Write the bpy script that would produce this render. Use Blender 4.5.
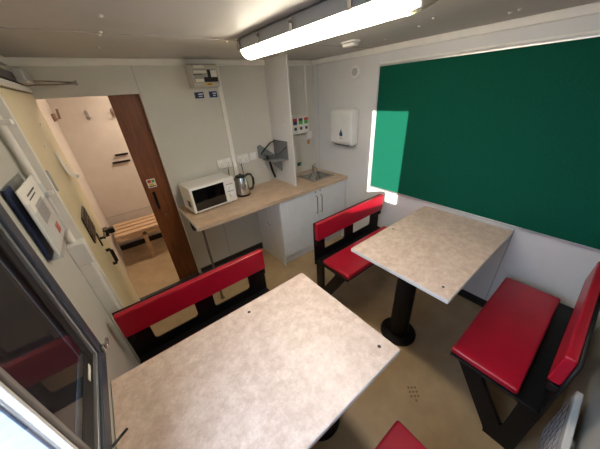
import bpy, bmesh, math, random
from mathutils import Vector, Matrix
random.seed(4)
for o in list(bpy.data.objects): bpy.data.objects.remove(o)
SC = bpy.context.scene
COL = SC.collection
PI = math.pi

# ------------------------------------------------------------------ camera
YAW, PITCH, ROLL, FPX = -0.631, -0.501, -0.072, 243.233
CAM = Vector((0.244, -2.503, 1.794))
fw = Vector((-math.sin(YAW)*math.cos(PITCH), math.cos(YAW)*math.cos(PITCH), math.sin(PITCH)))
rt = Vector((math.cos(YAW), math.sin(YAW), 0)); up = rt.cross(fw)
c_, s_ = math.cos(ROLL), math.sin(ROLL)
r2 = c_*rt + s_*up; u2 = -s_*rt + c_*up
cd = bpy.data.cameras.new('camera'); cam = bpy.data.objects.new('camera', cd); COL.objects.link(cam)
cam.matrix_world = Matrix(((r2.x, u2.x, -fw.x, CAM.x), (r2.y, u2.y, -fw.y, CAM.y), (r2.z, u2.z, -fw.z, CAM.z), (0, 0, 0, 1)))
cd.sensor_fit = 'HORIZONTAL'; cd.sensor_width = 36; cd.lens = 36*FPX/600; cd.clip_start = .02
SC.camera = cam

# ------------------------------------------------------------------ daylight and exposure
W_ = bpy.data.worlds.new('world'); SC.world = W_; W_.use_nodes = True
bg = W_.node_tree.nodes['Background']; bg.inputs[0].default_value = (.60, .76, 1, 1); bg.inputs[1].default_value = 13.0
sd = bpy.data.lights.new('sun', 'SUN'); sun = bpy.data.objects.new('sun', sd); COL.objects.link(sun)
sun.location = (-6, -5, 4)
sd.energy = 10.0; sd.angle = .006; sd.color = (1, .95, .86)
sun.rotation_euler = Vector((2.44, 1.15, -.36)).to_track_quat('-Z', 'Y').to_euler()
SC.view_settings.view_transform = 'Standard'; SC.view_settings.look = 'None'
SC.view_settings.gamma = 1; SC.view_settings.use_curve_mapping = False
SC.view_settings.exposure = 0.5
TUBE = 27.0
ROOM2 = 54.0

# ------------------------------------------------------------------ materials
def lin(c):
    f = lambda v: v/12.92 if v <= .04045 else ((v+.055)/1.055)**2.4
    return tuple(f(v/255) for v in c)+(1,)
def mat(name, rgb, rough=.5, metal=0, rgb2=None, scale=8, bump=0, bscale=60, coat=0, spec=.5, emit=None, estr=0, detail=4, ramp=(.35, .65), stretch=None):
    m = bpy.data.materials.new(name); m.use_nodes = True; nt = m.node_tree; b = nt.nodes['Principled BSDF']
    b.inputs['Base Color'].default_value = lin(rgb); b.inputs['Roughness'].default_value = rough
    b.inputs['Metallic'].default_value = metal; b.inputs['Specular IOR Level'].default_value = spec
    b.inputs['Coat Weight'].default_value = coat; b.inputs['Coat Roughness'].default_value = .08
    tc = nt.nodes.new('ShaderNodeTexCoord'); src = tc.outputs['Object']
    if stretch:
        mp = nt.nodes.new('ShaderNodeMapping'); mp.inputs['Scale'].default_value = stretch
        nt.links.new(src, mp.inputs[0]); src = mp.outputs[0]
    n = nt.nodes.new('ShaderNodeTexNoise'); n.inputs['Scale'].default_value = scale; n.inputs['Detail'].default_value = detail
    n.inputs['Roughness'].default_value = .65
    nt.links.new(src, n.inputs['Vector'])
    r = nt.nodes.new('ShaderNodeValToRGB')
    c2 = rgb2 or tuple(max(0, v*.97) for v in rgb)
    r.color_ramp.elements[0].color = lin(rgb); r.color_ramp.elements[1].color = lin(c2)
    r.color_ramp.elements[0].position, r.color_ramp.elements[1].position = ramp
    nt.links.new(n.outputs['Fac'], r.inputs['Fac']); nt.links.new(r.outputs['Color'], b.inputs['Base Color'])
    if bump:
        n2 = nt.nodes.new('ShaderNodeTexNoise'); n2.inputs['Scale'].default_value = bscale
        nt.links.new(tc.outputs['Object'], n2.inputs['Vector'])
        bp = nt.nodes.new('ShaderNodeBump'); bp.inputs['Strength'].default_value = bump; bp.inputs['Distance'].default_value = .002
        nt.links.new(n2.outputs['Fac'], bp.inputs['Height']); nt.links.new(bp.outputs[0], b.inputs['Normal'])
    if emit:
        b.inputs['Emission Color'].default_value = lin(emit); b.inputs['Emission Strength'].default_value = estr
    return m
def glass(name, tint=(1, 1, 1, 1), gloss=.12, rough=.02, ior=1.5):
    m = bpy.data.materials.new(name); m.use_nodes = True; nt = m.node_tree
    nt.nodes.remove(nt.nodes['Principled BSDF']); out = nt.nodes['Material Output']
    t = nt.nodes.new('ShaderNodeBsdfTransparent'); t.inputs[0].default_value = tint
    g = nt.nodes.new('ShaderNodeBsdfGlossy'); g.inputs['Roughness'].default_value = rough
    fr = nt.nodes.new('ShaderNodeFresnel'); fr.inputs[0].default_value = ior
    ad = nt.nodes.new('ShaderNodeMath'); ad.operation = 'ADD'; ad.inputs[1].default_value = gloss; ad.use_clamp = True
    nt.links.new(fr.outputs[0], ad.inputs[0])
    ge = nt.nodes.new('ShaderNodeNewGeometry'); iv = nt.nodes.new('ShaderNodeMath'); iv.operation = 'SUBTRACT'; iv.inputs[0].default_value = 1
    nt.links.new(ge.outputs['Backfacing'], iv.inputs[1])
    ml = nt.nodes.new('ShaderNodeMath'); ml.operation = 'MULTIPLY'; nt.links.new(ad.outputs[0], ml.inputs[0]); nt.links.new(iv.outputs[0], ml.inputs[1]); ad = ml
    mx = nt.nodes.new('ShaderNodeMixShader'); nt.links.new(ad.outputs[0], mx.inputs[0])
    nt.links.new(t.outputs[0], mx.inputs[1]); nt.links.new(g.outputs[0], mx.inputs[2]); nt.links.new(mx.outputs[0], out.inputs[0])
    return m

M = {}
M['wall'] = mat('wall_vinyl', (202, 199, 190), .42, rgb2=(197, 194, 185), scale=3, bump=.15, bscale=300)
M['wall_white'] = mat('wall_white', (214, 212, 209), .42, rgb2=(209, 207, 204), scale=3, bump=.12, bscale=300)
M['ceiling'] = mat('ceiling_board', (196, 193, 188), .5, rgb2=(188, 185, 180), spec=.35, scale=2, bump=.2, bscale=25)
M['trim'] = mat('white_trim', (236, 232, 224), .35)
M['floor'] = mat('floor_vinyl', (182, 156, 120), .38, rgb2=(158, 132, 99), scale=5, detail=8, ramp=(.3, .75), bump=.1, bscale=120)
M['far_wall'] = mat('far_room_wall', (216, 206, 194), .5)
M['dark_skirt'] = mat('dark_skirting', (34, 32, 32), .5)
def laminate(name, a, b2, scale=7):
    m = mat(name, a, .38, rgb2=b2, scale=scale, detail=10, ramp=(.36, .62))
    nt = m.node_tree; b = nt.nodes['Principled BSDF']; src = b.inputs['Base Color'].links[0].from_socket
    tc = nt.nodes.new('ShaderNodeTexCoord'); n = nt.nodes.new('ShaderNodeTexNoise'); n.inputs['Scale'].default_value = 110; n.inputs['Detail'].default_value = 6
    n.inputs['Roughness'].default_value = .8
    nt.links.new(tc.outputs['Object'], n.inputs['Vector'])
    r = nt.nodes.new('ShaderNodeValToRGB'); r.color_ramp.elements[0].position = .35; r.color_ramp.elements[1].position = .6
    r.color_ramp.elements[0].color = (.78, .74, .70, 1); r.color_ramp.elements[1].color = (1, 1, 1, 1)
    nt.links.new(n.outputs['Fac'], r.inputs['Fac'])
    mx = nt.nodes.new('ShaderNodeMix'); mx.data_type = 'RGBA'; mx.blend_type = 'MULTIPLY'; mx.inputs[0].default_value = .6
    nt.links.new(src, mx.inputs[6]); nt.links.new(r.outputs[0], mx.inputs[7]); nt.links.new(mx.outputs[2], b.inputs['Base Color'])
    return m
M['laminate'] = laminate('beige_laminate', (236, 214, 199), (214, 187, 169), 26)
M['worktop'] = laminate('worktop_laminate', (212, 186, 160), (192, 164, 138))
M['edge'] = mat('white_edge', (222, 220, 218), .35)
M['black'] = mat('black_steel', (12, 12, 14), .5, rgb2=(15, 15, 17), spec=.3)
M['leg_metal'] = mat('leg_metal', (120, 112, 102), .4, .6)
M['rack_brown_dark'] = mat('bronze_slat', (70, 56, 42), .4)
M['red'] = mat('red_vinyl', (176, 15, 42), .36, rgb2=(163, 12, 38), bump=.15, bscale=220, coat=.15)
M['green'] = mat('green_felt', (0, 82, 62), .85, rgb2=(0, 74, 56), scale=90, bump=.4, bscale=500, spec=.2)
M['alu'] = mat('aluminium', (200, 200, 200), .35, .8)
M['wood'] = mat('brown_wood', (134, 80, 44), .4, rgb2=(104, 58, 30), scale=9, stretch=(6, 6, .6), ramp=(.3, .7))
M['pine'] = mat('pine_slat', (212, 180, 144), .5, rgb2=(192, 156, 118), scale=9, stretch=(.6, 8, 8))
M['cream'] = mat('cream_door', (228, 214, 176), .4, rgb2=(222, 207, 168))
M['plastic'] = mat('white_plastic', (228, 226, 222), .32)
M['grey_plastic'] = mat('grey_plastic', (168, 168, 166), .4)
M['steel'] = mat('brushed_steel', (205, 203, 200), .24, 1.0, stretch=(1, 1, 12), scale=20)
M['black_plastic'] = mat('black_plastic', (16, 16, 17), .3)
M['dark_glass'] = mat('dark_glass', (10, 10, 12), .06, spec=.8)
M['frame_grey'] = mat('slate_frame', (62, 70, 84), .38, rgb2=(54, 62, 76))
M['seal'] = mat('black_seal', (18, 19, 22), .5)
M['mullion'] = mat('pale_mullion', (140, 134, 130), .6)
M['shutter'] = mat('shutter_steel', (22, 25, 36), .45)
M['cabinet'] = mat('cabinet_white', (226, 226, 228), .35)
M['chrome'] = mat('chrome', (215, 215, 215), .12, 1.0)
M['blue'] = mat('blue_print', (28, 62, 112), .45)
M['navy'] = mat('navy_folder', (26, 44, 82), .45)
M['yellow'] = mat('yellow_label', (226, 186, 24), .45)
M['redp'] = mat('red_print', (206, 52, 60), .45)
M['greenp'] = mat('green_print', (72, 176, 74), .45)
M['dkgrey'] = mat('dark_grey', (58, 58, 62), .5)
M['paper'] = mat('paper', (238, 234, 226), .6)
M['grey_fab'] = mat('grey_moulding', (120, 122, 124), .5)
M['strap'] = mat('black_strap', (18, 18, 20), .7)
M['orange'] = mat('orange_tag', (190, 120, 50), .5)
M['ground'] = mat('pale_concrete', (84, 98, 112), .8, rgb2=(72, 84, 98), scale=2)
M['stain'] = mat('dark_dirt', (128, 103, 75), .5)
M['glass'] = glass('window_glass', gloss=.03)
M['clear'] = glass('clear_acrylic', (.93, .95, .97, 1), .0, .12, 1.2)
M['tube'] = mat('lit_tube_cover', (255, 250, 240), .3, emit=(255, 243, 220), estr=TUBE)
M['lamp2'] = mat('lit_round_lamp', (255, 240, 215), .3, emit=(255, 236, 216), estr=ROOM2)
M['ribbed'] = mat('ribbed_acrylic', (244, 236, 212), .25)
M['ribbed'].node_tree.nodes['Principled BSDF'].inputs['Transmission Weight'].default_value = .6

# ------------------------------------------------------------------ mesh helpers
class MB:
    def __init__(s): s.bm = bmesh.new()
    def box(s, x0, x1, y0, y1, z0, z1):
        v = [s.bm.verts.new(p) for p in ((x0,y0,z0),(x1,y0,z0),(x1,y1,z0),(x0,y1,z0),(x0,y0,z1),(x1,y0,z1),(x1,y1,z1),(x0,y1,z1))]
        for f in ((0,3,2,1),(4,5,6,7),(0,1,5,4),(1,2,6,5),(2,3,7,6),(3,0,4,7)): s.bm.faces.new([v[i] for i in f])
        return s
    def prism(s, pts, axis, a, b):
        def P(p, t):
            return {0: (t, p[0], p[1]), 1: (p[0], t, p[1]), 2: (p[0], p[1], t)}[axis]
        A = [s.bm.verts.new(P(p, a)) for p in pts]; B = [s.bm.verts.new(P(p, b)) for p in pts]
        s.bm.faces.new(A[::-1]); s.bm.faces.new(B); n = len(pts)
        for i in range(n): s.bm.faces.new((A[i], A[(i+1) % n], B[(i+1) % n], B[i]))
        return s
    def lathe(s, prof, c=(0, 0, 0), seg=32, axis=2, ang=0):
        rings = []
        for r, h in prof:
            ring = []
            for k in range(seg):
                t = 2*PI*k/seg + ang; a, b = r*math.cos(t), r*math.sin(t)
                p = {2: (a, b, h), 0: (h, a, b), 1: (b, h, a)}[axis]
                ring.append(s.bm.verts.new((c[0]+p[0], c[1]+p[1], c[2]+p[2])))
            rings.append(ring)
        for A, B in zip(rings, rings[1:]):
            for k in range(seg): s.bm.faces.new((A[k], A[(k+1) % seg], B[(k+1) % seg], B[k]))
        s.bm.faces.new(rings[0][::-1]); s.bm.faces.new(rings[-1])
        return s
    def tube(s, pts, r, seg=10, flat=None):
        pts = [Vector(p) for p in pts]; rings = []
        for i, p in enumerate(pts):
            d = (pts[min(i+1, len(pts)-1)]-pts[max(i-1, 0)]).normalized()
            ref = Vector((0, 0, 1)) if abs(d.z) < .9 else Vector((0, 1, 0))
            a = d.cross(ref).normalized(); b = a.cross(d)
            rb = flat or r
            rings.append([s.bm.verts.new(p + a*r*math.cos(2*PI*k/seg) + b*rb*math.sin(2*PI*k/seg)) for k in range(seg)])
        for A, B in zip(rings, rings[1:]):
            for k in range(seg): s.bm.faces.new((A[k], A[(k+1) % seg], B[(k+1) % seg], B[k]))
        s.bm.faces.new(rings[0][::-1]); s.bm.faces.new(rings[-1])
        return s
    def obj(s, name, m, parent=None, bevel=0, seg=2, smooth=False, sub=0):
        bmesh.ops.recalc_face_normals(s.bm, faces=s.bm.faces)
        me = bpy.data.meshes.new(name); s.bm.to_mesh(me); s.bm.free()
        me.materials.append(M[m] if isinstance(m, str) else m)
        o = bpy.data.objects.new(name, me); COL.objects.link(o)
        if bevel:
            b = o.modifiers.new('bevel', 'BEVEL'); b.width = bevel; b.segments = seg; b.limit_method = 'ANGLE'; b.angle_limit = .7
        if smooth or bevel:
            for p in me.polygons: p.use_smooth = True
            if smooth != 'all':
                bpy_mod = o.modifiers.new('wn', 'WEIGHTED_NORMAL'); bpy_mod.keep_sharp = True
                mark_sharp(me)
        if parent: o.parent = parent
        return o
def mark_sharp(me, lim=.6):
    bm = bmesh.new(); bm.from_mesh(me)
    for e in bm.edges:
        if len(e.link_faces) == 2 and e.calc_face_angle(0) > lim: e.smooth = False
    bm.to_mesh(me); bm.free()
def box(*a): return MB().box(*a)
def tag(o, label=None, cat=None, group=None, kind=None):
    if label: o['label'] = label
    if cat: o['category'] = cat
    if group: o['group'] = group
    if kind: o['kind'] = kind
    return o
def thing(name, label, cat, loc=(0, 0, 0), rz=0, group=None):
    o = bpy.data.objects.new(name, None); COL.objects.link(o); o.empty_display_size = .05
    o.location = loc; o.rotation_euler = (0, 0, rz)
    return tag(o, label, cat, group)
def struct(o, label=None, cat=None): return tag(o, label, cat, kind='structure')
def copy_tree(o, parent=None):
    c = o.copy(); COL.objects.link(c); c.parent = parent
    for ch in o.children: copy_tree(ch, c)
    return c
def rrect(x0, x1, z0, z1, r, n=5):
    out = []
    for cx, cz, a0 in ((x1-r, z1-r, 0), (x0+r, z1-r, PI/2), (x0+r, z0+r, PI), (x1-r, z0+r, 1.5*PI)):
        for k in range(n+1):
            a = a0 + PI/2*k/n; out.append((cx+r*math.cos(a), cz+r*math.sin(a)))
    return out
def rpoly(pts, r, n=4):
    out = []; N = len(pts)
    for i in range(N):
        p = Vector(pts[i]); a = (Vector(pts[i-1])-p); b = (Vector(pts[(i+1) % N])-p)
        rr = min(r, a.length/2.2, b.length/2.2); A = p+a.normalized()*rr; B = p+b.normalized()*rr
        for k in range(n+1):
            t = k/n; q = A*(1-t)**2 + p*2*t*(1-t) + B*t*t; out.append((q.x, q.y))
    return out
def plate(name, outer, holes, thick, m, parent, plane, off):
    """flat sheet with holes; plane 'xz' or 'yz', centred on off"""
    cu = bpy.data.curves.new('tmp', 'CURVE'); cu.dimensions = '2D'; cu.fill_mode = 'BOTH'; cu.extrude = thick/2
    for loop in [outer]+holes:
        sp = cu.splines.new('POLY'); sp.points.add(len(loop)-1); sp.use_cyclic_u = True
        for i, (a, b) in enumerate(loop): sp.points[i].co = (a, b, 0, 1)
    t = bpy.data.objects.new('tmp', cu); COL.objects.link(t)
    dg = bpy.context.evaluated_depsgraph_get(); me = bpy.data.meshes.new_from_object(t.evaluated_get(dg))
    bpy.data.objects.remove(t); bpy.data.curves.remove(cu)
    for v in me.vertices:
        a, b, c = v.co
        v.co = (a, off+c, b) if plane == 'xz' else (off+c, a, b)
    bm = bmesh.new(); bm.from_mesh(me); bmesh.ops.remove_doubles(bm, verts=bm.verts, dist=1e-5); bmesh.ops.recalc_face_normals(bm, faces=bm.faces); bm.to_mesh(me); bm.free()
    me.name = name; me.materials.clear(); me.materials.append(M[m])
    o = bpy.data.objects.new(name, me); COL.objects.link(o); o.parent = parent
    return o

# ------------------------------------------------------------------ room shell
XL, XA, W, H, YF = -.075, -.05, 2.412, 2.086, -2.82
FY = 1.32       # far wall of the changing room
struct(box(XL-.1, W+.1, YF-.1, FY+.1, -.08, 0).obj('floor', 'floor'))
struct(box(XL-.1, W+.1, YF-.1, FY+.1, H, H+.08).obj('ceiling', 'ceiling'))
DOORT, DX = 1.855, .602
wb = MB().box(DX, W, 0, .06, 0, H).box(XL, DX, 0, .06, DOORT, H)
struct(wb.obj('wall_back', 'wall'))
struct(box(W, W+.08, YF-.08, FY, 0, H).obj('wall_right', 'wall_white'))
struct(box(XL-.08, W, YF-.08, YF, 0, H).obj('wall_front', 'wall'))
WY0, WY1, WZ0, WZ1 = -2.44, -1.62, 1.05, 1.975      # window hole
wl = MB().box(XL-.03, XL, YF, WY0, 0, H).box(XL-.03, XL, WY1, -.0, 0, H).box(XL-.03, XL, WY0, WY1, 0, WZ0).box(XL-.03, XL, WY0, WY1, WZ1, H)
struct(wl.obj('wall_left', 'wall'))
struct(box(XL-.06, XL, .0, FY, 0, H).obj('wall_far_left', 'far_wall'))
struct(box(XL-.06, W, FY, FY+.06, 0, H).obj('wall_far', 'far_wall'))
struct(box(1.62, 1.66, .06, FY, 0, H).obj('wall_far_right', 'far_wall'))
# cornices
def trim(n, *a, m='trim', bevel=.004, name=None): return struct(box(*a).obj(name or 'trim_%d' % n, m, bevel=bevel))
trim(1, XL+.02, W-.02, -.022, 0, H-.046, H)
trim(2, W-.022, W, YF, -.0, H-.046, H)
trim(3, XL, XL+.022, YF, -.0, H-.046, H)
trim(4, W-.008, W, YF, -.92, 1.958, 1.972, bevel=.002)
# skirting
struct(box(DX+.02, 1.43, -.014, 0, 0, .085).obj('baseboard_back', 'dark_skirt'))
struct(box(W-.014, W, YF, -.6, 0, .075).obj('baseboard_right', 'dark_skirt'))
struct(box(XL+.0, 1.62, FY-.015, FY, 0, .07).obj('baseboard_far', 'dark_skirt'))
# panel joint strips
def strip(n, *a, m='trim'): return struct(box(*a).obj('trim_%d' % n, m))
M['joint'] = mat('panel_joint', (168, 164, 158), .5)
strip(5, .597, .602, -.003, 0, DOORT, H-.046, m='joint')
strip(6, W-.003, W, -2.222, -2.216, .075, .80, m='joint')
strip(7, W-.001, W, -.085, -.082, .9, H-.046, m='joint')
strip(8, XL, 1.62, FY-.004, FY, .500, .506, m='joint')
strip(9, XL, W, -.846, -.840, H-.003, H, m='joint')
strip(10, .99, .995, -.003, 0, .09, .82, m='joint')
strip(11, .597, .601, -.004, .06, 0, DOORT, m='trim')
# metal threshold at the doorway
struct(box(XL, DX, -.0, .06, 0, .006).obj('trim_12', 'dkgrey'))
# ground outside
struct(box(-30, XL-.3, -30, 30, -.75, -.6).obj('ground', 'ground'))

# ------------------------------------------------------------------ ceiling screws
scr = [(.393,-1.144),(.401,-.87),(.398,-.812),(.403,-.46),(1.041,-.80),(2.104,-1.167),(1.931,-1.519),(1.82,-1.66),(2.141,-1.897),(2.12,-1.944)]
sc0 = MB().lathe([(.009, 0), (.0085, -.003), (.005, -.0065), (.001, -.0075)], seg=12).obj('ceiling_screw', 'plastic', smooth='all')
for i, (x, y) in enumerate(scr):
    o = sc0 if i == 0 else sc0.copy()
    if i: COL.objects.link(o)
    o.location = (x, y, H)
    tag(o, 'small shiny dome screw head fixing the grey ceiling boards', 'screw', 'dome screws in the ceiling')

# ------------------------------------------------------------------ window
w = struct(thing('window_1', 'slate framed window with a dark pane beside a bright pane', 'window', (XL, (WY0+WY1)/2, WZ0)))
def inwin(mb, name, m, bevel=0, parent=None):
    o = mb.obj(name, m, None, bevel=bevel)
    o.parent = parent or w; o.matrix_parent_inverse = Matrix.Translation(-w.location); return o
FX0, FX1 = -.06, -.012
y0, y1, z0, z1 = -2.50, -1.585, 1.0, 1.995
inwin(MB().box(XL, FX1, y0, y0+.05, z0, z1).box(XL, FX1, y1-.05, y1, z0, z1).box(XL, FX1, y0+.05, y1-.05, z0, z0+.05).box(XL, FX1, y0+.05, y1-.05, z1-.05, z1), 'window_frame', 'frame_grey', .004)
# thin silver line and black seal around the dark sash
a0, a1 = -2.0, y1-.05
inwin(MB().box(FX0, FX1-.008, a1-.012, a1, z0+.05, z1-.05).box(FX0, FX1-.008, a0, a1, z0+.05, z0+.062), 'bead', 'alu', .001)
inwin(MB().box(FX0-.01, FX1-.016, a1-.05, a1-.012, z0+.062, z1-.05).box(FX0-.01, FX1-.016, a0, a1-.05, z0+.062, z0+.115).box(FX0-.01, FX1-.016, a0, a1-.05, z1-.1, z1-.05), 'sash', 'seal', .003)
inwin(MB().box(-.036, FX1-.004, -2.008, -1.992, z0+.05, z1-.05), 'mullion', 'mullion', .004)
inwin(MB().box(-.036, -.031, -1.992, a1-.05, z0+.115, z1-.1), 'pane', 'glass')
inwin(MB().box(-.031, -.027, -2.44, -2.013, z0+.055, z1-.05), 'pane', 'glass')
inwin(MB().box(-.034, FX1-.010, -2.013, -2.008, z0+.05, z1-.05), 'seal', 'seal')
inwin(MB().box(-.0265, -.018, -2.022, -2.0132, z0+.055, z1-.05), 'glazing_bead', 'trim', .002)
hn = inwin(MB().box(FX1, FX1+.012, -1.625, -1.605, z0+.03, z0+.055).box(FX1+.012, FX1+.022, -1.620, -1.575, z0+.036, z0+.050), 'window_latch', 'steel', .003)
inwin(MB().tube([(FX1, -1.945, z0+.004), (.004, -1.93, z0-.002), (.022, -1.918, z0-.004)], .004, 8), 'window_stay', 'black_plastic')
inwin(MB().box(FX1-.016, FX1-.014, -1.775, -1.715, z0+.085, z0+.097), 'label_strip', 'paper')
sh = box(-.052, -.044, -2.005, -1.688, 1.118, 1.892).obj('security_shutter', 'shutter', bevel=.003)
tag(sh, 'dark steel shutter closed outside behind the dark window pane', 'shutter')

# ------------------------------------------------------------------ doors
d = struct(thing('door_1', 'cream outside door with black handles and small grille', 'door', (XL, -.47, 0)))
def child(root, mb, name, m, bevel=0, parent=None, smooth=False):
    o = mb.obj(name, m, None, bevel=bevel, smooth=smooth); par = parent or root
    o.parent = par; o.matrix_parent_inverse = (Matrix.Translation(root.location) @ root.rotation_euler.to_matrix().to_4x4()).inverted() if par is root else Matrix.Identity(4)
    if par is not root and par.matrix_parent_inverse != Matrix.Identity(4): o.matrix_parent_inverse = Matrix.Identity(4)
    return o
DXF = -.014
child(d, MB().box(XL+.001, DXF, -.915, -.012, .02, 1.885), 'door_leaf', 'cream', .003)
child(d, MB().box(XL, DXF+.004, -.938, -.922, 0, 1.925).box(XL, DXF+.004, -.922, -.012, 1.893, 1.925), 'door_frame', 'trim', .003)
g = child(d, MB().prism(rpoly([(-.71, 1.225), (-.43, 1.225), (-.43, 1.045), (-.71, 1.045)], .03), 0, DXF, DXF+.008), 'grille_frame', 'black_plastic', .002)
for k in range(6): child(d, MB().box(DXF+.008, DXF+.011, -.685, -.455, 1.066+k*.026, 1.078+k*.026), 'grille_slat', 'rack_brown_dark', 0, g)
h = child(d, MB().box(DXF, DXF+.008, -.50, -.47, .93, 1.03), 'lock_plate', 'black_plastic', .003)
child(d, MB().tube([(DXF+.008, -.485, .985), (DXF+.035, -.485, .985)], .008).tube([(DXF+.035, -.495, .985), (DXF+.035, -.39, .978)], .008), 'lever_handle', 'black_plastic', 0, h, smooth=True)
child(d, MB().tube([(DXF, -.43, .86), (DXF+.02, -.43, .86), (DXF+.028, -.43, .848), (DXF+.028, -.43, .752), (DXF+.02, -.43, .74), (DXF, -.43, .74)], .012), 'pull_handle', 'black_plastic', smooth=True)
child(d, MB().box(DXF, DXF+.03, -.11, -.03, .83, .89).box(DXF+.03, .06, -.075, -.03, .835, .88), 'bolt_keep', 'black_plastic', .004)
for z in (1.50, .40): child(d, MB().tube([(DXF+.005, -.919, z-.05), (DXF+.005, -.919, z+.05)], .007), 'hinge', 'grey_plastic', smooth=True)
for y, z in ((-.6, 1.62), (-.35, 1.72), (-.2, 1.45), (-.62, 1.35)): child(d, MB().lathe([(.005, DXF), (.004, DXF+.002)], (0, y, z), 8, 0), 'rivet', 'steel')
nc = [(DXF+.001, 1.56), (DXF+.003, 1.48), (DXF+.012, 1.43), (DXF+.035, 1.395), (DXF+.05, 1.39)]
no = MB().prism(nc + [(x+.0015, z+.0015) for x, z in nc[::-1]], 1, -.40, -.29)
tag(no.obj('paper_note', 'paper'), 'white paper note curling off the cream door', 'note')
cl = thing('door_closer', 'grey overhead door closer with a long folding arm above cream door', 'door closer', (XL, -.3, 1.95))
child(cl, MB().box(DXF+.004, .035, -.42, -.10, 1.928, 1.995), 'closer_body', 'grey_plastic', .008)
child(cl, MB().box(XL, DXF+.004, -.9, -.10, 1.935, 1.975), 'mounting_rail', 'dkgrey', .003)
child(cl, MB().tube([(.005, -.16, 1.925), (.12, -.13, 1.925), (.232, -.11, 1.93)], .013, flat=.006).tube([(.232, -.11, 1.937), (.10, -.12, 1.947), (.0, -.19, 1.947)], .012, flat=.006).tube([(.232, -.11, 1.92), (.232, -.11, 1.95)], .008), 'closer_arm', 'steel', smooth=True)

d2 = struct(thing('door_2', 'brown wooden sliding door half open in the doorway', 'door', (.75, .082, 0)))
child(d2, MB().box(.388, 1.14, .066, .10, .008, 1.93), 'door_leaf', 'wood', .002)
child(d2, MB().box(.438, .46, .050, .060, .88, 1.055).box(.442, .456, .058, .067, .885, .90).box(.442, .456, .058, .067, 1.035, 1.05), 'door_handle', 'black_plastic', .003)
child(d2, MB().lathe([(.017, .066), (.015, .060), (.006, .058)], (.478, 0, .82), 20, 1), 'key_lock', 'steel', smooth=True)
st = MB().box(.425, .495, .063, .066, 1.095, 1.175).obj('notice_sticker', 'paper')
tag(st, 'small square white notice sticker on the brown sliding door', 'sticker')
for i, (c, a) in enumerate((('redp', (.432, .46, 1.14, 1.168)), ('greenp', (.465, .488, 1.14, 1.165)), ('dkgrey', (.432, .488, 1.103, 1.112)), ('yellow', (.44, .475, 1.116, 1.134)))):
    o = MB().box(a[0], a[1], .0622, .0635, a[2], a[3]).obj('printed_mark', c, st)

# ------------------------------------------------------------------ changing room beyond the doorway
b = thing('slatted_bench', 'pine slatted bench along the far wall of the changing room', 'bench', (.6, 1.0, 0))
for k in range(4): child(b, MB().box(-.04, 1.6, .80+k*.115, .885+k*.115, .40, .425), 'slat', 'pine', .004)
child(b, MB().box(-.045, -.0, .80, 1.23, .36, .40), 'cross_rail', 'pine')
for x in (.23, 1.3): child(b, MB().box(x, x+.045, .80, .845, 0, .36).box(x, x+.045, .80, 1.23, .36, .40), 'leg', 'pine')
child(b, MB().box(0, 1.6, .80, .82, .345, .385), 'front_rail', 'pine')
def coat_hook(x, z, label):
    r = thing('coat_hook', label, 'coat hook', (x, FY, z), group='double coat hooks on the far wall')
    child(r, MB().box(x-.015, x+.015, FY-.006, FY, z-.05, z+.04), 'back_plate', 'steel', .002)
    child(r, MB().tube([(x, FY-.006, z+.02), (x, FY-.05, z+.02), (x, FY-.07, z+.05)], .006), 'hook', 'steel', smooth=True)
    child(r, MB().tube([(x, FY-.006, z-.03), (x, FY-.035, z-.05), (x, FY-.045, z-.03)], .006).tube([(x-.02, FY-.045, z-.03), (x+.03, FY-.045, z-.03)], .006), 'hook', 'steel', smooth=True)
coat_hook(.20, 1.71, 'steel double coat hook on changing room wall, nearer the cream door')
coat_hook(.44, 1.71, 'steel double coat hook on changing room wall, nearer the brown sliding door')
for x0, x1, z, c, lab in ((.295, .434, 1.235, 'blue', 'blue-backed black bar mounted on the changing room wall, upper one'), (.24, .43, 1.15, 'black_plastic', 'plain black bar mounted on the changing room wall, lower one')):
    r = thing('wall_bar', lab, 'bar', ((x0+x1)/2, FY, z), group='short bars on the changing room wall')
    child(r, MB().box(x0, x1, FY-.03, FY-.012, z, z+.022), 'bar', 'black_plastic', .003)
    for xx in (x0+.01, x1-.03): child(r, MB().box(xx, xx+.02, FY-.012, FY, z, z+.02), 'bracket', c)
rk = thing('wire_rack', 'small brown wire hook rack in the changing room corner', 'rack', (XL, 1.2, 1.75))
child(rk, MB().box(XL, -.058, 1.07, 1.28, 1.68, 1.75), 'back_board', mat('rack_brown', (150, 112, 90), .5), .003)
rod = mat('rack_rod', (120, 92, 76), .4)
for k in range(5): child(rk, MB().tube([(-.058, 1.09+k*.042, 1.70), (-.03, 1.09+k*.042, 1.70), (-.02, 1.09+k*.042, 1.79)], .004, 6), 'prong', rod, smooth=True)
lp = thing('round_ceiling_lamp', 'round lit ceiling lamp of the changing room', 'lamp', (.95, .7, H))
child(lp, MB().lathe([(.15, H), (.15, H-.02)], (.95, .7, 0), 32), 'lamp_base', 'plastic')
child(lp, MB().lathe([(.14, H-.02), (.13, H-.05), (.09, H-.07), (.01, H-.075)], (.95, .7, 0), 32), 'lamp_cover', 'lamp2', smooth='all')

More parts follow.
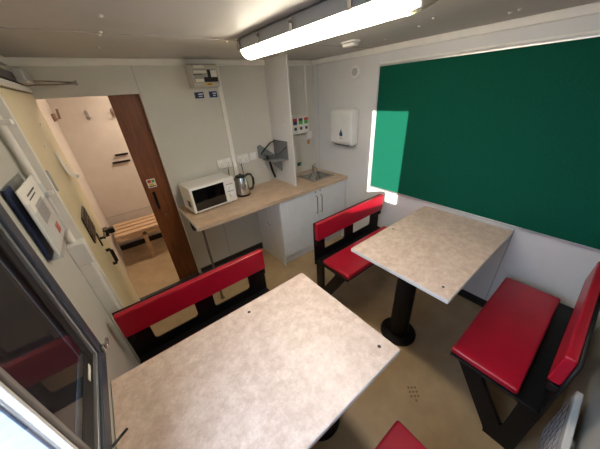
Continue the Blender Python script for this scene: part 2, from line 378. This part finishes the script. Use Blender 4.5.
# ------------------------------------------------------------------ strip light
lt = thing('strip_light', 'long lit fluorescent strip light with clips under the ceiling', 'ceiling light', (1.10, -1.42, H))
LX0, LX1, LY0, LY1 = 1.045, 1.170, -2.06, -.90
child(lt, MB().prism([(LX0, H-.062), (LX0+.012, H-.008), (LX0+.03, H), (LX1-.03, H), (LX1-.012, H-.008), (LX1, H-.062)], 1, LY0, LY1), 'housing', 'grey_plastic', .003)
def cover(y0, y1, m, name, s=1.0):
    prof = []
    for k in range(13):
        a = PI*k/12; prof.append(((LX0+LX1)/2 - .057*s*math.cos(a), H-.062-.046*s*math.sin(a)))
    child(lt, MB().prism(prof, 1, y0, y1), name, m, smooth=True)
cover(LY0+.12, LY1-.045, 'tube', 'lit_cover')
def endcap(ya, yb, n):
    mb = MB(); rings = []
    for j in range(7):
        t = j/6; s = math.sqrt(max(0, 1-t*t*.75)); y = ya+(yb-ya)*t
        rings.append([mb.bm.verts.new(((LX0+LX1)/2-.058*s*math.cos(PI*k/12), y, H-.062-.048*s*math.sin(PI*k/12))) for k in range(13)])
    for A, B in zip(rings, rings[1:]):
        for k in range(12): mb.bm.faces.new((A[k], A[k+1], B[k+1], B[k]))
        mb.bm.faces.new((A[12], A[0], B[0], B[12]))
    mb.bm.faces.new(rings[0]); mb.bm.faces.new(rings[-1][::-1])
    child(lt, mb, 'end_cover', 'ribbed', smooth=True)
child(lt, MB().tube([(1.107, LY0+.07, H-.075), (1.107, LY0+.118, H-.075)], .009, 12), 'tube_end', 'tube', smooth=True)
endcap(LY0+.12, LY0-.0, 0); endcap(LY1-.045, LY1+.0, 1)
for y in (-.955, -1.17, -1.45, -1.78, -2.02):
    for sx in (LX0, LX1):
        s = 1 if sx == LX1 else -1
        child(lt, MB().box(min(sx, sx+s*.006), max(sx, sx+s*.006), y-.008, y+.008, H-.066, H-.018).tube([(sx+s*.006, y, H-.026), (sx+s*.012, y, H-.035)], .005), 'clip', 'steel')

# smoke detector and alarm
sm = thing('smoke_detector', 'white oblong detector on the ceiling near the right wall', 'detector', (1.88, -1.03, H))
child(sm, MB().prism(rrect(1.845, 1.925, -1.10, -.965, .02), 2, H-.012, H), 'base', 'plastic', .002)
child(sm, MB().prism(rrect(1.853, 1.917, -1.09, -.975, .018), 2, H-.034, H-.012), 'cover', 'plastic', .006)
al = thing('round_alarm', 'white round alarm disc high on the right wall above towel dispenser', 'alarm', (W, -.645, 1.922))
child(al, MB().lathe([(.056, W), (.056, W-.014), (.05, W-.02)], (0, -.645, 1.922), 32, 0), 'base', 'plastic', smooth=True)
child(al, MB().lathe([(.034, W-.02), (.034, W-.026), (.028, W-.03)], (0, -.645, 1.922), 32, 0), 'sounder', 'grey_plastic', smooth=True)

# ------------------------------------------------------------------ green notice board
nb = thing('notice_board', 'large green felt notice board covering the right wall', 'notice board', (W, -1.87, .81))
BY0, BY1, BZ0, BZ1 = YF+.015, -.918, .814, 1.948
child(nb, MB().box(W-.014, W, BY0+.01, BY1-.01, BZ0+.01, BZ1-.01), 'felt_panel', 'green')
child(nb, MB().box(W-.02, W, BY0, BY0+.016, BZ0, BZ1).box(W-.02, W, BY1-.012, BY1, BZ0, BZ1).box(W-.02, W, BY0, BY1, BZ0, BZ0+.016).box(W-.02, W, BY0, BY1, BZ1-.010, BZ1), 'board_frame', 'alu', .002)

# ------------------------------------------------------------------ kitchen corner
WZ, WD, WT = .861, -.578, .036
SKX0, SKX1, SKY0, SKY1 = 1.99, 2.33, -.44, -.11
def holed(name, ox, hx, z0, z1, m, parent=None):
    x0, x1, y0, y1 = ox; a0, a1, b0, b1 = hx
    mb = MB().box(x0, a0, y0, y1, z0, z1).box(a1, x1, y0, y1, z0, z1).box(a0, a1, y0, b0, z0, z1).box(a0, a1, b1, y1, z0, z1)
    bmesh.ops.remove_doubles(mb.bm, verts=mb.bm.verts, dist=1e-5)
    return mb.obj(name, m, parent)
wt = thing('worktop', 'long beige laminate worktop along the back wall', 'worktop', (.6, 0, WZ))
wo = holed('top_board', (.61, W-.001, WD, -.001), (SKX0+.012, SKX1-.012, SKY0+.012, SKY1-.012), WZ-WT, WZ, 'worktop'); wo.parent = wt; wo.matrix_parent_inverse = Matrix.Translation(-wt.location)
child(wt, MB().box(.606, .611, WD, -.001, WZ-WT, WZ), 'end_strip', 'edge')
child(wt, MB().tube([(.655, -.52, 0), (.655, -.52, WZ-WT)], .011).lathe([(.022, 0), (.022, .006), (.011, .01)], (.655, -.52, 0), 16), 'support_leg', 'leg_metal', smooth=True)
child(wt, MB().box(.63, 1.43, -.03, -.001, WZ-WT-.035, WZ-WT), 'wall_batten', 'trim')
cc = MB()
for k in range(5): cc.tube([(.618+.004*k, -.33+.055*math.cos(a*PI/10), .775+.045*math.sin(a*PI/10)) for a in range(21)], .005, 6)
tag(cc.obj('cable_coil', 'black_plastic', smooth=True), 'dark coil of cable hanging under the left end of worktop', 'cable')
sk = thing('sink', 'stainless steel sink basin set into worktop beside partition', 'sink', (2.16, -.275, WZ))
s1 = holed('sink_rim', (SKX0, SKX1, SKY0, SKY1), (SKX0+.03, SKX1-.03, SKY0+.03, SKY1-.06), WZ+.0002, WZ+.004, 'steel'); s1.parent = sk; s1.matrix_parent_inverse = Matrix.Translation(-sk.location)
bb = MB(); A = rrect(SKX0+.03, SKX1-.03, SKY0+.03, SKY1-.06, .03); B = rrect(SKX0+.05, SKX1-.05, SKY0+.05, SKY1-.08, .03)
va = [bb.bm.verts.new((x, y, WZ+.003)) for x, y in A]; vb = [bb.bm.verts.new((x, y, WZ-.12)) for x, y in B]
vo = [bb.bm.verts.new((x*1.0+(x-2.16)*.01, y+(y+.3)*.01, WZ+.002)) for x, y in A]
n = len(va)
for i in range(n): bb.bm.faces.new((va[i], va[(i+1) % n], vb[(i+1) % n], vb[i]))
bb.bm.faces.new(vb)
for v in vo: bb.bm.verts.remove(v)
bo = bb.obj('basin', 'steel', smooth='all'); bo.parent = sk; bo.matrix_parent_inverse = Matrix.Translation(-sk.location)
sl = bo.modifiers.new('solid', 'SOLIDIFY'); sl.thickness = .0015
child(sk, MB().lathe([(.022, WZ-.119), (.018, WZ-.116)], (2.16, -.28, 0), 20), 'drain', 'chrome')
tp = thing('tap', 'small chrome tap on the back edge of the sink', 'tap', (2.16, -.14, WZ+.004))
child(tp, MB().lathe([(.022, WZ+.004), (.022, WZ+.012), (.014, WZ+.018), (.013, WZ+.07), (.016, WZ+.075), (.016, WZ+.09), (.004, WZ+.1)], (2.24, -.14, 0), 20), 'tap_body', 'chrome', smooth=True)
child(tp, MB().tube([(2.24, -.145, WZ+.06), (2.235, -.18, WZ+.075), (2.225, -.23, WZ+.07), (2.222, -.24, WZ+.055)], .008), 'spout', 'chrome', smooth=True)
child(tp, MB().tube([(2.24, -.14, WZ+.09), (2.27, -.15, WZ+.115)], .005), 'tap_lever', 'chrome', smooth=True)
pt = box(1.765, 1.783, -.392, -.001, WZ+.001, H-.0).obj('partition_panel', 'wall_white', bevel=.001)
tag(pt, 'tall white upright panel dividing microwave space from the sink', 'partition')
for z in (1.56, 1.50):
    o = MB().lathe([(.008, 1.765), (.006, 1.760), (.001, 1.759)], (0, -.29, z), 12, 0).obj('screw_cap', 'paper', smooth='all'); o.parent = pt

cb = thing('sink_cabinet', 'white two-door base cabinet under the sink', 'cabinet', (1.93, -.28, 0))
CX0, CX1, CY = 1.43, W-.004, -.535
child(cb, MB().box(CX0, CX0+.018, CY, -.001, 0, WZ-WT-.001).box(CX1-.018, CX1, CY, -.001, 0, WZ-WT-.001).box(CX0+.018, CX1-.018, CY, -.001, .12, .138).box(CX0+.018, CX1-.018, -.012, -.001, .138, .55).box(CX0+.018, CX1-.018, CY, CY+.018, WZ-WT-.04, WZ-WT-.001), 'carcass', 'cabinet')
child(cb, MB().box(CX0+.018, CX1, CY+.03, CY+.045, 0, .12), 'plinth', 'cabinet')
mid = 1.951
for k, (xa, xb, hx) in enumerate(((CX0+.002, mid-.0015, mid-.035), (mid+.0015, CX1-.002, mid+.035))):
    dr = child(cb, MB().box(xa, xb, CY-.018, CY-.0005, .125, WZ-WT-.004), 'door', 'cabinet', .002)
    child(cb, MB().tube([(hx, CY-.018, .745), (hx, CY-.042, .745), (hx, CY-.047, .735), (hx, CY-.047, .545), (hx, CY-.042, .535), (hx, CY-.018, .535)], .006), 'handle', 'steel', 0, dr, smooth=True)
    child(cb, MB().lathe([(.009, CY-.018), (.007, CY-.021)], (hx, 0, .79), 12, 1), 'keyhole_cap', 'dkgrey', 0, dr)
for y in (-.24, -.29): child(cb, MB().lathe([(.007, CX0), (.005, CX0-.003)], (0, y, .46), 10, 0), 'screw_cap', 'dkgrey')

# microwave
mwx, mwy, mrz = .675, -.318, math.radians(5.0)
mw = thing('microwave', 'white microwave oven with black door window on the worktop', 'microwave', (mwx, mwy, WZ), mrz)
def loc(mb, name, m, root, bevel=0, smooth=False, parent=None):
    o = mb.obj(name, m, parent or root, bevel=bevel, smooth=smooth); return o
MW, MD, MH = .435, .255, .25
loc(MB().box(0, MW, .012, MD, .012, MH), 'body', 'plastic', mw, .006)
loc(MB().box(0, MW*.745, -.004, .0115, .014, MH-.002), 'door', 'plastic', mw, .004)
dw = [o for o in mw.children if o.name.startswith('door')][0]
loc(MB().box(.022, MW*.745-.003, -.006, -.0035, .032, MH-.022), 'door_window', 'dark_glass', mw, .0, parent=dw)
pn = loc(MB().box(MW*.745+.002, MW, -.004, .0115, .014, MH-.002), 'control_panel', 'plastic', mw, .003)
for z in (.155, .085):
    loc(MB().lathe([(.027, -.004), (.027, -.007), (.021, -.009), (.019, -.022), (.017, -.024)], (MW*.745+.055, 0, z), 24, 1), 'dial', 'plastic', mw, smooth=True, parent=pn)
for k, z in enumerate((.190, .120)):
    loc(MB().box(MW*.745+.02, MW*.745+.09, -.0048, -.0038, z, z+.004), 'dial_marking', 'dkgrey', mw, parent=pn)
for fx in (.03, MW-.04):
    for fy in (.03, MD-.04): loc(MB().lathe([(.012, 0), (.012, .012)], (fx, fy, 0), 12), 'foot', 'black_plastic', mw)
vt = MB()
for k in range(6): vt.box(-.0015, .0005, .05+k*.012, .056+k*.012, .06, .12)
loc(vt, 'vent', 'dkgrey', mw)

# kettle
kt = thing('kettle', 'brushed steel kettle with black lid and handle on the worktop', 'kettle', (1.228, -.175, WZ), -.35)
kt.scale = (1.06, 1.06, 1.10)
loc(MB().lathe([(.07, .0), (.072, .004), (.072, .014), (.066, .018)], seg=32), 'power_base', 'black_plastic', kt, smooth=True)
loc(MB().lathe([(.067, .018), (.068, .03), (.066, .10), (.057, .165), (.053, .178)], seg=32), 'kettle_body', 'steel', kt, smooth=True)
loc(MB().lathe([(.054, .178), (.052, .188), (.036, .197), (.012, .2), (.012, .207), (.004, .209)], seg=32), 'lid', 'black_plastic', kt, smooth=True)
loc(MB().tube([(.045, 0, .182), (.075, 0, .196), (.105, 0, .185), (.118, 0, .15), (.116, 0, .09), (.10, 0, .05), (.062, 0, .04)], .0115, flat=.011), 'handle', 'black_plastic', kt, smooth=True)
loc(MB().prism([(-.05, .172), (-.078, .178), (-.058, .145)], 1, -.016, .016), 'spout', 'steel', kt, .003)

# sockets
def socket(name, x0, x1, z0, z1, n, label, cat='socket', group=None):
    r = thing(name, label, cat, ((x0+x1)/2, 0, z0), group=group)
    child(r, MB().box(x0, x1, -.032, -.0, z0, z1), 'back_box', 'plastic', .003)
    cxs = [x0+(x1-x0)*(k+.5)/n for k in range(n)]
    for c in cxs:
        child(r, MB().box(c-.012, c+.012, -.036, -.032, z1-.028, z1-.010), 'rocker_switch', 'paper', .001)
        child(r, MB().box(c-.003, c+.003, -.0335, -.032, z0+.034, z0+.044).box(c-.014, c-.008, -.0335, -.032, z0+.014, z0+.02).box(c+.008, c+.014, -.0335, -.032, z0+.014, z0+.02), 'pin_hole', 'dkgrey')
    return r
socket('wall_socket', 1.075, 1.222, 1.145, 1.232, 2, 'white double wall socket above the microwave, left of the white trunking', group='double sockets above the worktop')
socket('wall_socket', 1.285, 1.425, 1.150, 1.236, 2, 'white double wall socket above the kettle, right of the white trunking', group='double sockets above the worktop')
fs = thing('fused_switch', 'small faint white switch plate right of the double sockets', 'switch', (1.49, 0, 1.15))
child(fs, MB().box(1.452, 1.53, -.012, 0, 1.155, 1.235), 'face_plate', 'plastic', .003)
child(fs, MB().box(1.48, 1.50, -.017, -.012, 1.185, 1.207), 'rocker_switch', 'paper', .001)
tk = MB().box(1.238, 1.278, -.024, -.0, WZ+.001, H-.046)
tag(tk.obj('cable_trunking', 'trim', bevel=.002), 'white vertical trunking on back wall beside the fuse box', 'trunking')
ca = MB().tube([(1.18, -.018, 1.145), (1.175, -.03, 1.12), (1.172, -.02, 1.06), (1.17, -.008, 1.0)], .004, 8)
tag(ca.obj('microwave_cable', 'black_plastic', smooth=True), 'black power cable from the left socket down behind microwave', 'cable')
ca = MB().tube([(1.33, -.018, 1.150), (1.33, -.03, 1.10), (1.33, -.05, .98), (1.31, -.05, .90), (1.30, -.07, .868), (1.285, -.085, .866)], .004, 8)
tag(ca.obj('kettle_cable', 'black_plastic', smooth=True), 'black power cable from the right socket down to kettle', 'cable')

# fuse box
fb = thing('fuse_box', 'grey fuse box with printed stickers high on the back wall', 'fuse box', (1.105, 0, 1.86))
child(fb, MB().box(.975, 1.232, -.06, 0, 1.858, 2.038), 'enclosure', mat('enclosure_grey', (196, 190, 180), .4), .010)
child(fb, MB().box(.985, 1.222, -.104, -.06, 1.868, 2.030), 'lid', mat('enclosure_lid', (202, 196, 186), .4), .012)
def mark(x0, x1, z0, z1, m, d_=.1045, name='sticker'): child(fb, MB().box(x0, x1, -d_-.001, -.1, z0, z1), name, m)
mark(1.015, 1.10, 2.005, 2.022, 'paper')
mark(1.00, 1.20, 1.898, 1.995, 'grey_plastic', .1040)
mark(1.005, 1.115, 1.965, 1.985, 'paper')
mark(1.122, 1.148, 1.936, 1.99, 'black_plastic'); mark(1.15, 1.20, 1.935, 1.985, 'paper')
mark(1.085, 1.205, 1.900, 1.936, 'black_plastic'); mark(1.01, 1.08, 1.902, 1.925, 'paper'); mark(1.00, 1.075, 1.952, 1.958, 'dkgrey', .105)
mark(1.09, 1.15, 1.874, 1.892, 'yellow', .105, 'warning_label'); mark(1.11, 1.14, 1.880, 1.886, 'black_plastic', .1056)
fb.location.x += .014; fb.location.z += .012
for i, (a0_, b0_, lab) in enumerate(((1.018, 1.100, 'blue and white label under fuse box, left one'), (1.150, 1.225, 'blue and white label under fuse box, beside the trunking'))):
    lb = tag(box(a0_, b0_, -.002, 0, 1.792, 1.842).obj('safety_label', 'blue'), lab, 'label', 'blue labels under the fuse box')
    box(a0_+.008, a0_+.03, -.0028, -.0018, 1.80, 1.834).obj('printed_mark', 'navy').parent = lb
    box(a0_+.034, b0_-.008, -.0028, -.0018, 1.822, 1.829).obj('printed_mark', 'paper').parent = lb
    box(a0_+.034, b0_-.014, -.0028, -.0018, 1.805, 1.811).obj('printed_mark', 'paper').parent = lb

# soap dispenser (three bottles)
sp = thing('soap_dispenser', 'white triple soap dispenser with colour panels above the sink', 'dispenser', (2.135, 0, 1.33))
child(sp, MB().box(2.015, 2.26, -.03, 0, 1.335, 1.55), 'back_plate', 'plastic', .004)
for k, (c1, c2) in enumerate((('redp', 'blue'), ('greenp', 'greenp'), ('redp', 'greenp'))):
    xa = 2.018+k*.081
    bo_ = child(sp, MB().prism(rpoly([(-.03, 1.35), (-.095, 1.35), (-.10, 1.40), (-.095, 1.53), (-.03, 1.545)], .015), 0, xa, xa+.077), 'dispenser_unit', 'plastic', .003)
    child(sp, MB().box(xa+.012, xa+.065, -.1015, -.096, 1.455, 1.520), 'colour_panel', c2, 0, bo_)
    child(sp, MB().box(xa+.012, xa+.065, -.1025, -.096, 1.492, 1.520), 'colour_panel', c1 if k != 1 else 'dkgrey', 0, bo_)
    child(sp, MB().box(xa+.022, xa+.055, -.106, -.096, 1.395, 1.425), 'push_button', 'dkgrey', .003, bo_)
sp.location.x -= .022; sp.scale = (1, 1, 1.0)
cdn = thing('white_conduit', 'thin white conduit running down to a junction box in the corner', 'conduit', (2.283, 0, 1.3))
child(cdn, MB().tube([(2.285, -.013, 1.34), (2.285, -.013, H-.047)], .011), 'pipe', 'trim', smooth=True)
child(cdn, MB().box(2.262, 2.335, -.034, 0, 1.265, 1.345), 'junction_box', 'plastic', .003)
tag(MB().box(2.283, 2.315, -.006, 0, 1.195, 1.245).obj('brown_tag', 'orange'), 'small orange brown tag below the junction box', 'tag')
os_ = tag(MB().box(2.10, 2.165, -.004, 0, .945, .990).obj('sink_label', 'navy', bevel=.001), 'small dark label on back wall just above the sink', 'label')
box(2.107, 2.128, -.0046, -.0038, .955, .98).obj('printed_mark', 'blue').parent = os_
box(2.136, 2.158, -.0046, -.0038, .955, .98).obj('printed_mark', 'greenp').parent = os_

# towel dispenser
td = thing('towel_dispenser', 'white paper towel dispenser with blue drop on the right wall', 'dispenser', (W, -.57, 1.24))
child(td, MB().prism(rpoly([(W, 1.245), (W-.085, 1.235), (W-.115, 1.27), (W-.115, 1.56), (W-.09, 1.60), (W, 1.60)], .02), 1, -.705, -.402), 'casing', 'plastic', .012)
child(td, MB().box(W-.095, W-.02, -.66, -.45, 1.234, 1.240), 'towel_slot', 'dkgrey')
dp = MB(); pts = []
for k in range(20):
    a = 2*PI*k/20; rr = .025
    y = -.565 + rr*math.sin(a)*(1 if math.cos(a) < .2 else (1-math.cos(a))*1.0); z = 1.355 + (rr*math.cos(a) if math.cos(a) < .2 else rr*math.cos(a)*2.3)
    pts.append((y, z))
child(td, dp.prism(pts, 0, W-.1165, W-.1145), 'drop_emblem', 'blue')
child(td, MB().box(W-.1165, W-.1145, -.585, -.545, 1.310, 1.315), 'printed_mark', 'dkgrey')

# grey bracket with straps in the corner by the partition
hb = thing('wall_bracket', 'grey moulded corner bracket with black straps hung on the partition', 'bracket', (1.70, -.1, 1.1))
child(hb, MB().box(1.757, 1.7645, -.30, -.03, 1.14, 1.335), 'side_plate', 'grey_fab', .003)
child(hb, MB().prism([(1.555, 1.16), (1.555, 1.285), (1.59, 1.30), (1.757, 1.17), (1.757, 1.14), (1.70, 1.11)], 1, -.028, -.004), 'back_plate', 'grey_fab', .004)
child(hb, MB().box(1.60, 1.757, -.27, -.028, 1.135, 1.147), 'shelf_plate', 'grey_fab', .003)
child(hb, MB().prism([(1.757, 1.135), (1.757, 1.0), (1.745, 1.0), (1.62, 1.125), (1.62, 1.135)], 1, -.17, -.155), 'gusset', 'grey_fab', .002)
child(hb, MB().tube([(1.757, -.07, 1.325), (1.70, -.06, 1.31), (1.62, -.05, 1.25), (1.575, -.04, 1.20)], .018, flat=.004).tube([(1.752, -.29, 1.28), (1.70, -.22, 1.21), (1.65, -.12, 1.18), (1.60, -.06, 1.19)], .018, flat=.004).tube([(1.61, -.10, 1.19), (1.63, -.12, 1.12), (1.65, -.12, 1.02), (1.68, -.12, .93)], .014, flat=.004), 'strap', 'strap', smooth=True)

# ------------------------------------------------------------------ left wall items
lc = thing('wall_conduit', 'white conduit running down left wall between door and window', 'conduit', (XL, -.99, 1.1))
child(lc, MB().tube([(XL+.025, -.962, 1.20), (XL+.025, -.962, H-.046)], .014, 14), 'upper_conduit', 'trim', smooth=True)
child(lc, MB().box(XL, XA+.045, -1.015, -.940, 1.085, 1.20), 'junction_box', 'plastic', .004)
child(lc, MB().box(XL, XA+.030, -1.01, -.940, .0, 1.085), 'lower_trunking', 'trim', .004)
for z in (1.45, 1.75): child(lc, MB().box(XL, XA+.034, -.985, -.940, z, z+.02), 'saddle_clip', 'trim', .002)
HY0, HY1, HZ0, HZ1 = -1.325, -1.005, 1.29, 1.575
lh = thing('leaflet_holder', 'clear plastic leaflet holder on the left wall beside window', 'leaflet holder', (XL, -1.25, 1.3))
child(lh, MB().box(XL, XL+.003, HY0, HY1, HZ0, HZ1).box(XL+.003, XA+.022, HY0, HY0+.003, HZ0, HZ1-.06).box(XL+.003, XA+.022, HY1-.003, HY1, HZ0, HZ1-.06).box(XL+.003, XA+.022, HY0+.003, HY1-.003, HZ0, HZ0+.003).box(XA+.019, XA+.022, HY0+.003, HY1-.003, HZ0+.003, HZ1-.10), 'plastic_shell', 'clear')
fo = thing('document_folder', 'navy blue folder standing in the leaflet holder', 'folder', (XL+.015, -1.25, HZ0))
child(fo, MB().box(XL+.005, XL+.014, HY0+.006, HY0+.08, HZ0+.004, HZ1-.003), 'folder_cover', 'navy', .001)
pl = tag(box(XA+.006, XA+.010, HY0+.012, HY1-.008, HZ0+.004, HZ1-.015).obj('leaflet', 'paper'), 'white printed leaflet in the clear holder on left wall', 'leaflet')
for i, (ya, yb, za, zb, m) in enumerate(((-1.24, -1.10, 1.52, 1.526, 'dkgrey'), (-1.24, -1.12, 1.505, 1.510, 'dkgrey'), (-1.22, -1.08, 1.40, 1.48, 'grey_plastic'), (-1.13, -1.07, 1.32, 1.36, 'redp'))):
    box(XA+.010, XA+.0105, ya, yb, za, zb).obj('printed_mark', m).parent = pl

# ------------------------------------------------------------------ tables
TZ, TT = .79, .026
def table(name_label, x0, x1, y0, y1, px, py, bolts, batten=None, grp='pedestal tables with beige laminate tops'):
    t = thing('table', name_label, 'table', (px, py, 0), group=grp)
    child(t, MB().box(x0+.003, x1-.003, y0+.003, y1-.003, TZ-.002, TZ), 'table_surface', 'laminate')
    child(t, MB().box(x0, x1, y0, y1, TZ-TT, TZ-.002), 'table_board', 'edge', .003)
    child(t, MB().lathe([(.135, 0), (.135, .016), (.125, .028), (.080, .038), (.070, .06), (.066, TZ-TT-.05), (.066, TZ-TT-.008), (.10, TZ-TT-.006), (.10, TZ-TT-.0005)], (px, py, 0), 36), 'pedestal', 'black', smooth=True)
    for k in range(4):
        a = PI/4+k*PI/2; child(t, MB().lathe([(.009, .022), (.009, .038), (.005, .041)], (px+.108*math.cos(a), py+.108*math.sin(a), 0), 6), 'base_bolt', 'black')
    for bx, by in bolts: child(t, MB().lathe([(.008, TZ), (.007, TZ+.0015), (.002, TZ+.002)], (bx, by, 0), 14), 'top_bolt', 'dkgrey')
    if batten: child(t, MB().box(*batten), 'wall_batten', 'trim', .002)
    return t
table('beige table fixed to the right wall under the green board', 1.369, W-.022, -2.221, -1.556, 1.62, -1.88, [(1.81, -1.603), (1.451, -2.155)], (W-.022, W-.001, -2.19, -1.60, TZ-.05, TZ-TT))
table('beige table in the foreground beside the slate window', XL+.002, .947, -2.213, -1.526, .72, -1.90, [(.888, -2.145), (.54, -1.587)])
# ------------------------------------------------------------------ benches (local: x along, y = distance from back plate forwards)
BL = .91
def bench(label, x, y, rz):
    t = thing('bench', label, 'bench', (x, y, 0), rz, 'red cushioned steel benches')
    ct = rrect(-BL/2+.135, -BL/2+.405, .505, .650, .022); ct2 = rrect(-BL/2+.525, -BL/2+.79, .505, .650, .022)
    plate('back_plate', [(-BL/2, .385), (BL/2, .385), (BL/2, .812), (-BL/2, .812)], [ct, ct2], .012, 'black', t, 'xz', .008)
    c = MB().prism(rpoly([(.0145, .652), (.058, .652), (.054, .815), (.0145, .815)], .012), 0, -BL/2+.004, BL/2-.004)
    c.obj('backrest', 'red', t, bevel=.005, seg=3)
    c = MB().box(-BL/2+.01, BL/2-.01, .100, .402, .437, .477)
    c.obj('seat', 'red', t, bevel=.013, seg=4)
    MB().box(-BL/2+.002, BL/2-.002, .015, .40, .4245, .4365).obj('seat_pan', 'black', t, bevel=.003)
    for s in (-1, 1):
        off = s*(BL/2-.038)
        outer = [(0.0, 0), (.13, 0), (.145, .04), (.35, .395), (.38, .424), (0.015, .424), (0.0, .424)]
        hole = rpoly([(.08, .12), (.08, .40), (.25, .40)], .028)
        plate('side_frame', outer, [hole], .030, 'black', t, 'yz', off)
        MB().box(min(off, off+s*.028)-.006*(s < 0), max(off, off+s*.034), .014, .045, .60, .642).obj('hinge_bracket', 'black', t, bevel=.003)
        MB().box(off-.016, off+.020, -.004, .135, 0, .006).obj('foot_plate', 'black', t)
    return t
BA = -1.115; BC = -2.70
b0 = bench('red bench facing the left table, against the wall beside the cream door', -.036+BL/2, BA, PI)
b1 = copy_tree(b0); b1.location = (1.392+BL/2, BA, 0); b1['label'] = 'red bench between the sink cabinet and the wall table'
b2 = copy_tree(b0); b2.location = (1.378+BL/2, BC, 0); b2.rotation_euler = (0, 0, 0); b2['label'] = 'red bench at lower right with its back to the front wall, whole seat showing'
b3 = copy_tree(b0); b3.location = (-.04+BL/2, BC, 0); b3.rotation_euler = (0, 0, 0); b3['label'] = 'red bench of which only a seat corner shows below the near table'

# ------------------------------------------------------------------ heater on the front wall
ht = thing('wall_heater', 'white convector heater with a slotted grille behind lower right bench', 'heater', (1.4, YF, .05))
HTX0, HTX1, HTY = .85, 1.60, YF+.055
child(ht, MB().box(HTX0, HTX1, YF+.030, HTY, .10, .475).box(HTX0+.1, HTX0+.14, YF+.001, YF+.030, .2, .4).box(HTX1-.24, HTX1-.20, YF+.001, YF+.030, .2, .4), 'casing', 'plastic', .005)
gm = MB()
for j in range(5): gm.box(HTX0+.02, HTX1-.02, HTY-.0005, HTY+.001, .14+j*.07, .147+j*.07)
for i in range(14):
    x = HTX0+.03+i*.05; gm.prism([(x, .147), (x+.007, .147), (x+.047, .42), (x+.040, .42)], 1, HTY-.0005, HTY+.001)
child(ht, gm, 'grille', mat('grille_line', (150, 150, 154), .5))

# shoe print on the floor
sp_ = MB()
ang = .9; ca_, sa_ = math.cos(ang), math.sin(ang)
for i in range(4):
    for j in range(3):
        if (i in (0, 3) and j != 1 and i == 0): continue
        u, v = (i-1.5)*.026, (j-1)*.022
        cx, cy = 1.283+u*ca_-v*sa_, -2.215+u*sa_+v*ca_
        sp_.prism([(cx+.009*math.cos(t*PI/3+.4*i), cy+.008*math.sin(t*PI/3+.4*i)) for t in range(6)], 2, 0, .0006)
tag(sp_.obj('shoe_print', 'stain'), 'faint dark shoe print on the beige floor between the tables', 'shoe print', kind='stuff')
